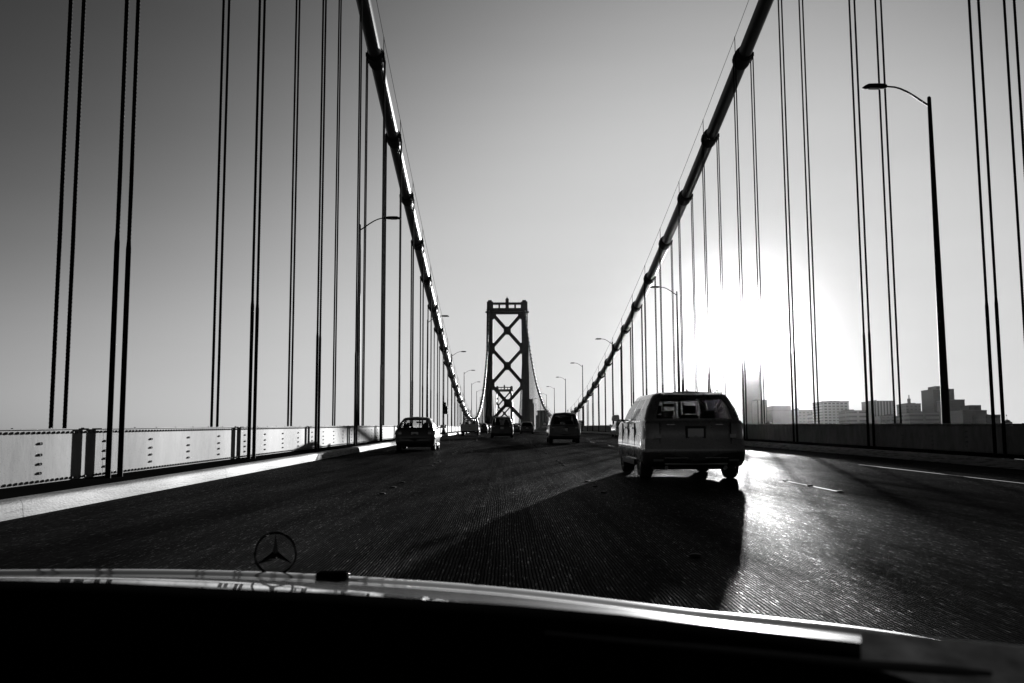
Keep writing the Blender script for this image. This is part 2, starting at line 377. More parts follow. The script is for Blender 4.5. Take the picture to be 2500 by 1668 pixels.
# ------------------------------------------------------------------ riveted parapets
def bolt(mb, x, y, z, sgn, r=.021, h=.024):
    n = 7; b0 = len(mb.v)
    for (rr, hh) in ((r, 0), (r*.95, h*.45), (r*.55, h)):
        for k in range(n): mb.v.append((x+sgn*hh, y+rr*math.cos(k*2*math.pi/n), z+rr*math.sin(k*2*math.pi/n)))
    for i in range(2):
        for k in range(n): mb.f.append((b0+i*n+k, b0+i*n+(k+1) % n, b0+(i+1)*n+(k+1) % n, b0+(i+1)*n+k))
    mb.f.append(tuple(b0+2*n+k for k in range(n)))
def parapet(side):
    # side -1: left wall, +1: right wall; local panel: x = outward is -side
    s = -side      # direction from wall to road
    X = -6.63 if side < 0 else 12.92
    root = empty('parapet', P(X, ST0 - 3*DST, 0),
                 'long sunlit pale riveted steel parapet along the left side of the road' if side < 0 else 'long dark riveted steel parapet in shadow along the right side of the road', 'parapet')
    pb = MB()
    pb.box(-.012, 0, .004, DST-.004, .295, 1.06) if s > 0 else pb.box(0, .012, .004, DST-.004, .295, 1.06)
    plate = None
    # bolts face the road
    n = 57
    for i in range(n):
        y = (i+.5)*DST/n
        bolt(pb, s*.001 + s*0, y, 1.015, s); bolt(pb, s*.001, y, .325, s)
    for q in range(4):
        yq = q*DST/4 + (.09 if q == 0 else 0)
        for dy in (-.035, .035):
            for zz in (.44, .57, .70, .86):
                if yq+dy > .02: bolt(pb, s*.001, yq+dy, zz, s)
    plate = pb.build('panel', M['wall'], None, fix=True)
    plate.parent = root
    # flanges: top cap angle and foot angle
    tb = MB()
    def bb(x0, x1, *a): tb.box(min(x0, x1), max(x0, x1), *a)
    bb(-s*.10, s*.035, .003, DST-.003, 1.06, 1.073)
    for q in range(8):
        y = .3 + q*DST/8
        bb(-s*.02, s*.01, y, y+.05, 1.073, 1.085)
    cap = tb.build('top_rail', M['wall'], root)
    fb = MB(); s0 = s
    fb.box(min(-s*.02, -s*.005), max(-s*.02, -s*.005), .003, DST-.003, .2, .3)
    for q in range(4):       # stiffener behind the plate
        y = q*DST/4
        fb.box(min(-s*.014, -s*.11), max(-s*.014, -s*.11), y+.03, y+.045, .22, 1.055)
    foot = fb.build('foot_angle', M['steel'], root)
    base = root.location.copy()
    for i in range(-3, 60):
        y = ST0 + i*DST
        loc = P(X, y, 0) - base
        for k, src in enumerate((plate, cap, foot)):
            if i == -3: o = src
            else:
                o = src.copy(); col.objects.link(o); o.parent = root
            o.location = loc; o.rotation_euler = (math.atan(slope(y+DST/2)), 0, math.atan(6.6e-6*(y+DST/2)))
    return root
parapet(-1); parapet(1)

# ------------------------------------------------------------------ main cables
ORD = ['nearest', 'second', 'third', 'fourth', 'fifth', 'sixth', 'seventh', 'eighth', 'ninth', 'tenth', 'eleventh', 'twelfth', 'thirteenth', 'fourteenth', 'fifteenth', 'sixteenth', 'seventeenth', 'eighteenth']
def main_cable(X, side):
    root = empty('main_cable', P(X, 207, 3), 'thick steel suspension cable sweeping down on the %s side of the road, with collars' % side, 'suspension cable')
    base = root.location
    def C(y, dx=0, dz=0): return Vector((X+dx+bx_(y), y, zc(y)+dz)) - base
    yy = [-40+i*5 for i in range(121)] + [TOWER_Y]
    MB().tube([C(y) for y in yy], .365, 20).build('cable', M['cable'], root, smooth=60)
    for k in range(-3, 60):
        y = ST0 + k*DST; mb = MB()
        d = (C(y+1)-C(y-1)).normalized()
        c = C(y)
        mb.tube([c-d*.62, c-d*.6, c-d*.42, c-d*.42, c+d*.42, c+d*.42, c+d*.6, c+d*.62], [.37, .42, .42, .455, .455, .42, .42, .37], 18)
        for q in (-.34, -.17, .0, .17, .34):     # bolts and flanges on both split lines
            for sx in (-1, 1):
                p = c + d*q + Vector((sx*.47, 0, 0))
                mb.box(p.x-.05, p.x+.05, p.y-.035, p.y+.035, p.z-.11, p.z+.11)
        for q in (-.26, .26):                     # saddled rope loops over the band
            pts = []
            for a in range(0, 13):
                t = math.pi*a/12
                pts.append(Vector((c.x+math.cos(t)*.48, c.y+q, c.z+math.sin(t)*.5)))
            mb.tube(pts, .045, 6)
        mb.build('cable_band', M['steel'], root, smooth=40)
    for sx in (-1, 1):
        mb = MB(); mb.tube([C(ST0+k*DST, sx*.42, 1.15) for k in range(-3, 60)], .013, 5)
        for k in range(-3, 60): mb.tube([C(ST0+k*DST, sx*.42, .3), C(ST0+k*DST, sx*.42, 1.2)], .022, 5)
        mb.build('hand_rope', M['rope'], root)
main_cable(CL, 'left'); main_cable(CR, 'right')

# ------------------------------------------------------------------ suspender ropes
def rope_mesh(z0, z1, r, near):
    mb = MB()
    if near:
        n = 12; zt = min(z1, 15.5); dz = .022; steps = int((zt-z0)/dz); pitch = .42
        for i in range(steps+1):
            z = z0+dz*i; ph = z/pitch*2*math.pi
            for k in range(n):
                a = k*2*math.pi/n
                rr = r*(1.0 + .13*math.cos(6*(a)-6*ph/1.0))
                mb.v.append((rr*math.cos(a), rr*math.sin(a), z))
        for i in range(steps):
            for k in range(n): mb.f.append((i*n+k, i*n+(k+1) % n, (i+1)*n+(k+1) % n, (i+1)*n+k))
        if z1 > zt: mb.tube([(0, 0, z0+dz*steps), (0, 0, z1)], r*1.03, 8)
    else:
        mb.tube([(0, 0, z0), (0, 0, z1)], r, 8 if z1-z0 > 8 else 6)
    return mb
for side, X in (('left', CL), ('right', CR)):
    s_in = 1 if side == 'left' else -1
    for k in range(-2, 60):
        y = ST0 + k*DST
        if y > TOWER_Y-5: continue
        zt = zc(y)-zd(y)
        vis = k if side == 'left' else k-1
        if vis < 0: lab = 'wire suspender ropes at the very edge of the view on the %s side' % side
        elif vis < len(ORD): lab = '%s set of vertical wire suspender ropes on the %s side, counted from the near end' % (ORD[vis], side)
        elif y < 207: lab = 'distant short suspender ropes on the %s side, past the eighteenth set' % side
        else: lab = 'tiny far suspender ropes on the %s side, just before the tower' % side
        root = empty('suspender_ropes', P(X, y, 0), lab, 'suspender ropes', 'suspender rope sets on the %s side' % side)
        if k > 20:
            mb = MB()
            for dx in (-.48, .48):
                for dy in (-.26, .26): mb.tube([(dx, dy, -1.2), (dx, dy, zt)], .033, 5)
            bpy.data.objects.remove(root); o = mb.build('suspender_ropes', M['rope']); o.location = P(X, y, 0)
            tag(o, lab, 'suspender ropes', 'suspender rope sets on the %s side' % side); continue
        for dx in (-.48, .48):
            inner = (dx*s_in > 0)
            for dy in (-.26, .26):
                me = rope_mesh(-1.2, zt, .034, k in (0, 1, 2) or (side == 'right' and k == 3)).build('rope', M['rope'], root, smooth=60)
                me.location = (dx, dy, 0)
                if inner:
                    sm = MB().tube([(0, 0, .15), (0, 0, 4.15), (0, 0, 4.2), (0, 0, 4.32)], [.046, .046, .042, .034], 10)
                    sm.build('sleeve', M['rope'], me, smooth=50)

# ------------------------------------------------------------------ street lamps
def lamp(side):
    s = 1 if side == 'left' else -1
    root = empty('street_lamp', (0, 0, 0))
    H = 11.75
    MB().tube([(0, 0, -.4), (0, 0, .0), (0, 0, .5), (0, 0, H-.08), (0, 0, H-.03), (0, 0, H)], [.16, .16, .135, .062, .055, .02], 12).build('pole', M['pole'], root, smooth=50)
    MB().tube([(0, 0, -.1), (0, 0, .35)], .19, 8).build('base', M['pole'], root)
    pts = [(0, 0, H-.32), (.12*s, 0, H-.25), (.5*s, 0, H+.02), (.72*s, 0, H+.16), (.93*s, 0, H+.26), (1.12*s, 0, H+.315), (1.35*s, 0, H+.335), (1.5*s, 0, H+.335)]
    MB().tube(pts, [.04, .036, .034, .033, .032, .03, .029, .029], 8).build('arm', M['pole'], root, smooth=60)
    hd = MB()
    prof = [(1.36, .035, .03), (1.39, .10, .07), (1.50, .15, .095), (1.75, .16, .10), (1.98, .15, .095), (2.10, .12, .06), (2.18, .06, .015)]
    n = 12
    for (xx, wy, wz) in prof:
        for k in range(n):
            a = k*2*math.pi/n; zz = math.sin(a)*wz*(1 if math.sin(a) > 0 else .7)
            hd.v.append((xx*s, math.cos(a)*wy, H+.33+zz - (0.0 if xx < 2 else (xx-2.0)*.25)))
    for i in range(len(prof)-1):
        for k in range(n): hd.f.append((i*n+k, i*n+(k+1) % n, (i+1)*n+(k+1) % n, (i+1)*n+k))
    hd.f.append(tuple(range(n))); hd.f.append(tuple((len(prof)-1)*n+k for k in range(n)))
    h = hd.build('lamp_head', M['pole'], root, smooth=60)
    lb = MB(); lb.box(min(1.62*s, 1.95*s), max(1.62*s, 1.95*s), -.08, .08, H+.255, H+.285); lb.build('lens', M['lens'], h)
    return root
for side, x, y0 in (('left', -7.6, 53.0), ('right', 13.95, 32.0)):
    proto = lamp(side)
    for i in range(11):
        y = y0 + 48.5*i
        if y > 545: break
        o = proto if i == 0 else copy_tree(proto)
        o.location = P(x, y, 0)
        if i < 11: lab = '%s curved-arm street lamp on the %s side of the bridge, counted from the near end' % (ORD[i], side)
        else: lab = 'tiny far street lamp on the %s side just before the first tower' % side
        tag(o, lab, 'street lamp', 'curved-arm street lamps on the %s side' % side)
    if side == 'left':   # a pair behind the camera is not seen
        pass

# ------------------------------------------------------------------ bridge towers
def tower(label):
    root = empty('bridge_tower', (0, 0, 0)); tag(root, label, 'bridge tower')
    q = .0494
    def T(px, py): return ((px-405)*q, -(py-160)*q)      # local: z=0 at the cap of the legs
    mT = M['tower']
    D = 3.2
    for s in (-1, 1):
        prof = [(160, 0, 0), (185, 192, 232)]
        mb = MB()
        # cross-shaped cellular leg with stepped edges
        z0, z1 = T(0, 2700)[1], T(0, 172)[1]
        def sec(z):
            t = (z1-z)/(z1-T(0, 1450)[1])
            xo = (230 + 20*t)*q; xi = (160 + 10*t)*q; return xi, xo
        for (ins, dep) in ((0, D*.55), (.55, D*.8), (1.1, D)):
            a0, b0 = sec(z0); a1, b1 = sec(z1)
            k = 1.0 + .35
            lo = [(s*(a0+ins), -dep*k, z0), (s*(b0-ins), -dep*k, z0), (s*(b0-ins), dep*k, z0), (s*(a0+ins), dep*k, z0)]
            hi = [(s*(a1+ins), -dep, z1), (s*(b1-ins), -dep, z1), (s*(b1-ins), dep, z1), (s*(a1+ins), dep, z1)]
            mb.hexa(lo, hi)
        x0, x1 = T(577 if s > 0 else 190, 0)[0], T(620 if s > 0 else 232, 0)[0]
        mb.box(x0, x1, -D*.9, D*.9, z1-.5, 0)
        xo0, xo1 = (T(560, 0)[0], T(636, 0)[0]) if s > 0 else (T(176, 0)[0], T(250, 0)[0])
        mb.box(xo0, xo1, -D*.7, D*.7, T(0, 312)[1], T(0, 184)[1])
        leg = mb.build('tower_leg', mT, root)
    # portal beams
    def bar(x0, x1, y0, y1, d0=-D*.45, d1=D*.45, name='portal_beam'):
        a, b_ = T(x0, y0), T(x1, y1); m_ = MB(); m_.box(a[0], b_[0], d0, d1, b_[1], a[1]); return m_.build(name, mT, root)
    bar(233, 577, 182, 203); bar(233, 577, 247, 312, -D*.5, D*.5)
    bar(306, 326, 203, 247, name='portal_post'); bar(486, 506, 203, 247, name='portal_post')
    m_ = MB(); a, b_ = T(386, 142), T(424, 247); m_.box(a[0], b_[0], -D*.55, D*.55, b_[1], a[1])
    a, b_ = T(392, 134), T(418, 142); m_.box(a[0], b_[0], -D*.4, D*.4, b_[1], a[1]); m_.build('centre_pylon', mT, root)
    m_ = MB().tube([(0, 0, T(0, 134)[1]), (0, 0, T(0, 124)[1]), (0, 0, T(0, 118)[1]), (0, 0, T(0, 106)[1])], [.35, .3, .12, .06], 8); m_.build('beacon', mT, root)
    # walkway ring at saddle level with railing and end lanterns
    wk = MB()
    a, b_ = T(170, 288), T(643, 294); wk.box(a[0], b_[0], -D*1.15, D*1.15, b_[1], a[1])
    for e in (165, 645):
        a = T(e, 290); wk.box(a[0]-.35, a[0]+.35, -.4, .4, a[1]-.45, a[1]+.45)
    for i in range(25):
        x = T(170 + i*473/24, 0)[0]; zz = T(0, 288)[1]; wk.box(x-.05, x+.05, -D*1.15, -D*1.15+.06, zz, zz+1.1)
    a, b_ = T(170, 266), T(643, 267); wk.box(a[0], b_[0], -D*1.15, -D*1.15+.06, a[1]-.08, a[1])
    wk.build('walkway', mT, root)
    # top railing on the portal
    rl = MB()
    for i in range(20):
        x = T(236+i*17.7, 0)[0]; zz = T(0, 182)[1]; rl.box(x-.04, x+.04, -.05, .05, zz, zz+.7)
    rl.build('railing', mT, root)
    # bracing
    def xi(py): return 160 + 10*(py-172)/1278.0
    def diag(p0, p1, wd):
        (ax, az), (bx, bz) = T(*p0), T(*p1)
        d = Vector((bx-ax, 0, bz-az)).normalized(); nn = Vector((-d.z, 0, d.x))*wd/2; y = Vector((0, D*.38, 0))
        a, c = Vector((ax, 0, az)), Vector((bx, 0, bz))
        m_ = MB(); m_.hexa([a-nn-y, a+nn-y, a+nn+y, a-nn+y], [c-nn-y, c+nn-y, c+nn+y, c-nn+y]); m_.build('diagonal_brace', mT, root)
    def gus(px, py, w_, h_, ch):
        p = [T(px-w_, py-h_+ch), T(px-w_+ch, py-h_), T(px+w_-ch, py-h_), T(px+w_, py-h_+ch), T(px+w_, py+h_-ch), T(px+w_-ch, py+h_), T(px-w_+ch, py+h_), T(px-w_, py+h_-ch)]
        m_ = MB(); m_.prism(p, 'y', -D*.44, D*.44); m_.build('gusset', mT, root)
    nodes = [300, 705, 1115, 1530, 1950]; cents = [502, 905, 1325, 1740]
    for i, cy in enumerate(cents):
        for s in (-1, 1):
            for ny in (nodes[i], nodes[i+1]):
                diag((405+s*(xi(ny)+4), ny+(14 if ny < cy else -14)), (405, cy), 37*q)
        gus(405, cy, 41, 45, 17)
    for ny in nodes[1:]:
        for s in (-1, 1):
            gus(405+s*(xi(ny)-5), ny, 20, 62, 16)
    for s in (-1, 1):
        m_ = MB(); x = xi(330)
        m_.prism([T(405+s*(x+6), 312), T(405+s*(x-38), 312), T(405+s*(x-38), 335), T(405+s*(x-8), 372), T(405+s*(x+6), 372)], 'y', -D*.43, D*.43); m_.build('gusset', mT, root)
    return root
t1 = tower('tall steel bridge tower with three crossed braces straight ahead, nearer of the two towers')
top1 = at(1238, 734.7, TOWER_Y)
t1.location = (3.14 + bx_(TOWER_Y), TOWER_Y, top1.z)
t2 = copy_tree(t1); tag(t2, 'small distant steel bridge tower seen through the legs of the nearer tower', 'bridge tower')
T2Y = 1375.0
top2 = at(1231.3, 943, T2Y); t2.location = (top2.x, T2Y, top2.z)
print('tower1 top', top1, 'cable', zc(565), 't2', top2)
# side-span cables beyond the first tower and in front of the second
zs1 = zc(TOWER_Y)
for X, side in ((CL, 'left'), (CR, 'right')):
    xa = X + bx_(TOWER_Y)
    mb = MB(); pts = []
    ye = 905; ze = zd(900)
    for i in range(17):
        t = i/16; pts.append((xa, TOWER_Y + (ye-TOWER_Y)*t, zs1 + (ze-zs1)*t - 9*4*t*(1-t)))
    mb.tube(pts, .42, 8)
    for i in range(1, 30):
        t = i/30; z = zs1 + (ze-zs1)*t - 9*4*t*(1-t); y = TOWER_Y+(ye-TOWER_Y)*t
        mb.tube([(xa, y, z), (xa, y, 10)], .06, 4)
    tag(mb.build('side_span_cable', M['cable']), 'thin far %s cable sloping down behind the nearer tower' % side, 'suspension cable')
    mb = MB(); pts = []; xb = top2.x + (X-3.145); z2 = top2.z - 5.5
    for i in range(17):
        t = i/16; pts.append((xb, T2Y - 352*t, z2 + (24-z2)*t - 9*4*t*(1-t)))
    mb.tube(pts, .42, 8)
    for i in range(1, 26):
        t = i/26; z = z2 + (24-z2)*t - 9*4*t*(1-t); mb.tube([(xb, T2Y-352*t, z), (xb, T2Y-352*t, 12)], .06, 4)
    tag(mb.build('side_span_cable', M['cable']), 'thin far %s cable sloping down from the smaller distant tower' % side, 'suspension cable')

# ------------------------------------------------------------------ city skyline
FM = dict(
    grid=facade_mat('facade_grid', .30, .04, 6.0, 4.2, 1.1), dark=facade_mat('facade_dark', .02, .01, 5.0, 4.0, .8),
    stripe=facade_mat('facade_stripes', .16, .03, 4.5, 400, 1.2), band=facade_mat('facade_bands', .14, .03, 400, 6.0, 1.7),
    small=facade_mat('facade_small', .05, .012, 6.5, 5.0, 1.5), plain=mat('plain_facade', .10, .7, var=.2, vscale=.03), roof=mat('roof_grey', .08, .8, var=.2, vscale=.05))
def bbox_px(x0, x1, ytop, Y, dep, rot=0.0):
    a = at(x0, ytop, Y); b_ = at(x1, ytop, Y); return (a.x+b_.x)/2, abs(b_.x-a.x), (a.z+b_.z)/2
def building(x0, x1, ytop, Y, dep, mt, label, extra=(), name='office_tower', poly=None, cat='building'):
    cx, wd, zt = bbox_px(x0, x1, ytop, Y, dep)
    root = empty(name, (cx, Y, -54), label, cat, 'buildings of the city skyline')
    h = zt+54
    mb = MB()
    if poly: mb.prism([(px*wd, pz*dep) for px, pz in poly], 'z', 0, h)
    else: mb.box(-wd/2, wd/2, 0, dep, 0, h)
    wl = mb.build('wall', mt, root)
    rb = MB(); rb.box(-wd/2-.3, wd/2+.3, -.3, dep+.3, h, h+1.2)
    if not poly: rb.build('roof_edge', FM['roof'], root)
    for e in extra:
        ex0, ex1, ey, ename, em = e[:5]
        px, pw_, pz = bbox_px(ex0, ex1, ey, Y, dep)
        eb = MB(); d0 = e[5] if len(e) > 5 else dep*.15; d1 = e[6] if len(e) > 6 else dep*.8
        zlo = e[7] if len(e) > 7 else h + .0
        eb.box(px-cx-pw_/2, px-cx+pw_/2, d0, d1, zlo, pz+54); eb.build(ename, em, root)
    return root
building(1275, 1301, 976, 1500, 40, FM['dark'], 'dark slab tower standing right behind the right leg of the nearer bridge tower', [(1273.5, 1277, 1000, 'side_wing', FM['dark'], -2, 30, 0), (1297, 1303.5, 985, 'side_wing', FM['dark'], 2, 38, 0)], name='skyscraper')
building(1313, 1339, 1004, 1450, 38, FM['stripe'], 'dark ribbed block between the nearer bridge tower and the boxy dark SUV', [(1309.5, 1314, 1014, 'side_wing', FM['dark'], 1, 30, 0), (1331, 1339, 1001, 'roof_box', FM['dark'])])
building(1413, 1425, 1028.5, 1500, 26, FM['plain'], 'tiny pale block low beside the boxy dark SUV')
building(1386+350, 1764, 958, 1900, 40, FM['plain'], 'faint block behind the roof of the large silver SUV', [(1741, 1743, 949, 'roof_mast', FM['roof']), (1752, 1758, 951, 'roof_box', FM['roof']), (1761, 1763, 944, 'roof_mast', FM['roof'])])
# tallest rounded tower
c0 = at(1810, 900, 1900); c1 = at(1856, 900, 1900); zt = at(1833, 852, 1900).z
root = empty('skyscraper', ((c0.x+c1.x)/2, 1900, -54), 'tallest skyline tower, pale with a rounded tapering top, right of the large silver SUV', 'building', 'buildings of the city skyline')
wd = (c1.x-c0.x); H_ = zt+54; mb = MB(); n = 24; lev = [(0, 1), (.35, 1), (.55, .985), (.7, .95), (.82, .88), (.9, .79), (.96, .66), (.99, .5), (1.0, .3)]
for t, sc in lev:
    for k in range(n):
        a = k*2*math.pi/n; c_, s_ = math.cos(a), math.sin(a)
        mb.v.append((math.copysign(abs(c_)**.6, c_)*wd/2*sc, math.copysign(abs(s_)**.6, s_)*wd/2*sc, H_*t))
for i in range(len(lev)-1):
    for k in range(n): mb.f.append((i*n+k, i*n+(k+1) % n, (i+1)*n+(k+1) % n, (i+1)*n+k))
mb.f.append(tuple((len(lev)-1)*n+k for k in range(n)))
mb.build('shaft', FM['plain'], root, smooth=30)
building(1848, 1872, 978, 1650, 34, FM['stripe'], 'shouldered tower standing in front of the tallest rounded skyline tower', [(1850, 1868, 975.5, 'roof_box', FM['roof'])])
building(1876, 1884, 1031, 1600, 20, FM['plain'], 'very low pale building between the tall shouldered tower and the clipped-corner block', name='low_building')
building(1886, 1936, 1003, 1700, 45, FM['plain'], 'pale block with clipped top corners left of the middle of the skyline', [(1888, 1932, 990.6, 'upper_storeys', FM['plain'], 3, 42)])
building(1950, 1985, 1002.5, 1700, 45, FM['small'], 'flat-topped pale block with a small mast between two rope pairs', [(1952, 1953, 996, 'roof_mast', FM['roof']), (1942, 1951, 1014.5, 'side_wing', FM['small'], 0, 30, 0), (1984, 1990, 1008, 'side_wing', FM['small'], 0, 30, 0)])
building(1989, 2009, 1011, 1650, 40, FM['band'], 'low banded block joined left of the gridded office block', [(1994, 2002, 1009, 'roof_box', FM['roof'])])
building(2008, 2072, 982, 1500, 50, FM['grid'], 'wide gridded office block with a raised roof box', [(2026, 2052, 978.6, 'roof_box', FM['grid']), (2008, 2015, 981, 'roof_edge', FM['roof'])])
building(2072, 2117, 1004, 1450, 45, FM['band'], 'low block with horizontal bands right of the gridded office block', [(2074, 2089, 999.5, 'roof_box', FM['roof']), (2104, 2116, 1002, 'roof_box', FM['roof'])])
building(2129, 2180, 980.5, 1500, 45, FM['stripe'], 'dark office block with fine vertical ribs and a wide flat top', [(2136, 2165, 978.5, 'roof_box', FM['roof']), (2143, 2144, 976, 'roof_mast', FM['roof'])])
building(2150, 2198, 1018, 1380, 30, FM['small'], 'low stepped building in front of the ribbed office block', [(2163, 2175, 1014, 'roof_box', FM['roof']), (2176, 2187, 1011, 'roof_box', FM['roof'])], name='low_building')
building(2212.5, 2248, 987, 1600, 40, FM['small'], 'brick tower with a thin twin antenna on its stepped top', [(2219.5, 2239, 983.5, 'upper_storeys', FM['small']), (2227, 2231.5, 972, 'antenna_base', FM['roof'], 14, 20), (2227.4, 2228.2, 963, 'antenna', FM['roof'], 16, 17), (2229.4, 2230.2, 963, 'antenna', FM['roof'], 16, 17), (2249, 2261, 1004, 'side_wing', FM['small'], 2, 30, 0)])
building(2220, 2292, 1008.5, 1420, 40, FM['band'], 'long low dark block in front of the brick antenna tower', [(2264, 2273, 1007, 'roof_box', FM['roof'])], name='low_building')
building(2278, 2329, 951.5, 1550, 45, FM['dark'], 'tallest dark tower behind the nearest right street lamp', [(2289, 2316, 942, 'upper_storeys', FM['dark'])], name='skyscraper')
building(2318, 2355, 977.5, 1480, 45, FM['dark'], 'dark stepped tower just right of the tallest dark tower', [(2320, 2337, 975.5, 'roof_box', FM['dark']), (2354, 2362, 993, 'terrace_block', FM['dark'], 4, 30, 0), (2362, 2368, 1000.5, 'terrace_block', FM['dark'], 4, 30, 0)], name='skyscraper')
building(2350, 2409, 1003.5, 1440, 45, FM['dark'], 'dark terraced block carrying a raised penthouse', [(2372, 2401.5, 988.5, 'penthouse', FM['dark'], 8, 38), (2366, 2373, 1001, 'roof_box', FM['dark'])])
building(2407, 2442.5, 1014.5, 1400, 40, FM['small'], 'low block with regular dark windows at the right end of the skyline', [(2416, 2418, 1011, 'roof_mast', FM['roof'])], name='low_building')
# domed hall with a flag
c = at(2463.5, 1037, 1380); wd = 17*1380/F_PX*1.0; zt = at(2463.5, 1023, 1380).z; zs = at(2463.5, 1030, 1380).z
root = empty('domed_hall', (c.x, 1380, -54), 'small domed hall with a flag, rightmost on the skyline', 'building', 'buildings of the city skyline')
mb = MB().box(-wd/2, wd/2, 0, wd, 0, zs+54); mb.build('wall', FM['plain'], root)
mb = MB(); mb.tube([(0, wd/2, zs+54), (0, wd/2, (zs*.45+zt*.55)+54), (0, wd/2, zt+53), (0, wd/2, zt+54)], [wd/2, wd*.36, wd*.12, .3], 12); mb.build('dome', FM['roof'], root)
mb = MB().tube([(0, wd/2, zt+54), (0, wd/2, zt+54+6)], .15, 5).box(-1.2, 0, wd/2-.03, wd/2+.03, zt+58, zt+60); mb.build('flag', FM['roof'], root)

# ------------------------------------------------------------------ vehicles
def add_cut(o, cyls):
    """cut wheel arches into a body mesh with an exact boolean"""
    cb = MB()
    for (y, z, r, x0, x1) in cyls: cb.tube([(x0, y, z), (x1, y, z)], r, 28)
    c = cb.build('cutter', M['black'])
    md = o.modifiers.new('b', 'BOOLEAN'); md.operation = 'DIFFERENCE'; md.object = c; md.solver = 'EXACT'
    dg = bpy.context.evaluated_depsgraph_get(); dg.update()
    me = bpy.data.meshes.new_from_object(o.evaluated_get(dg)); o.modifiers.clear(); o.data = me
    me.shade_smooth(); me.set_sharp_from_angle(angle=R(32))
    bpy.data.objects.remove(c)
def wheel(root, x, y, r, wd, side, mats=True):
    t = MB(); n = 28; prof = [(-wd/2, r*.66), (-wd/2, r*.9), (-wd*.42, r*.97), (-wd*.3, r), (wd*.3, r), (wd*.42, r*.97), (wd/2, r*.9), (wd/2, r*.66)]
    for (px, pr) in prof:
        for k in range(n): t.v.append((px, pr*math.cos(k*2*math.pi/n), pr*math.sin(k*2*math.pi/n)))
    m_ = len(prof)
    for i in range(m_):
        for k in range(n): t.f.append((i*n+k, i*n+(k+1) % n, ((i+1) % m_)*n+(k+1) % n, ((i+1) % m_)*n+k))
    w_ = t.build('wheel', M['tyre'], root, smooth=35); w_.location = (x, y, r)
    rb = MB(); o = side*wd*.30
    rb.tube([(o-.02*side, 0, 0), (o+.02*side, 0, 0)], r*.16, 12)
    for k in range(5):
        a = k*2*math.pi/5+.3; d = Vector((0, math.cos(a), math.sin(a))); p = Vector((0, -math.sin(a), math.cos(a)))
        for sgn in (-1, 1):
            q0 = d*r*.1 + p*sgn*r*.05; q1 = d*r*.64 + p*sgn*r*.13; hw = p*r*.045; X0 = Vector((o-.015*side, 0, 0)); X1 = Vector((o+.03*side, 0, 0))
            rb.hexa([q0-hw+X0, q0+hw+X0, q1+hw+X0, q1-hw+X0], [q0-hw+X1, q0+hw+X1, q1+hw+X1, q1-hw+X1])
    rim0 = len(rb.v)
    for (px, pr) in ((o-.03, r*.60), (o-.03, r*.67), (o+.04*side, r*.67), (o+.04*side, r*.62)):
        for k in range(n): rb.v.append((px, pr*math.cos(k*2*math.pi/n), pr*math.sin(k*2*math.pi/n)))
    for i in range(4):
        for k in range(n): rb.f.append((rim0+i*n+k, rim0+i*n+(k+1) % n, rim0+((i+1) % 4)*n+(k+1) % n, rim0+((i+1) % 4)*n+k))
    rb.build('rim', M['rim'], w_)
    hb = MB().tube([(o-.10*side, 0, 0), (o-.06*side, 0, 0)], r*.62, 18); hb.build('brake_disc', M['black'], w_)
    return w_

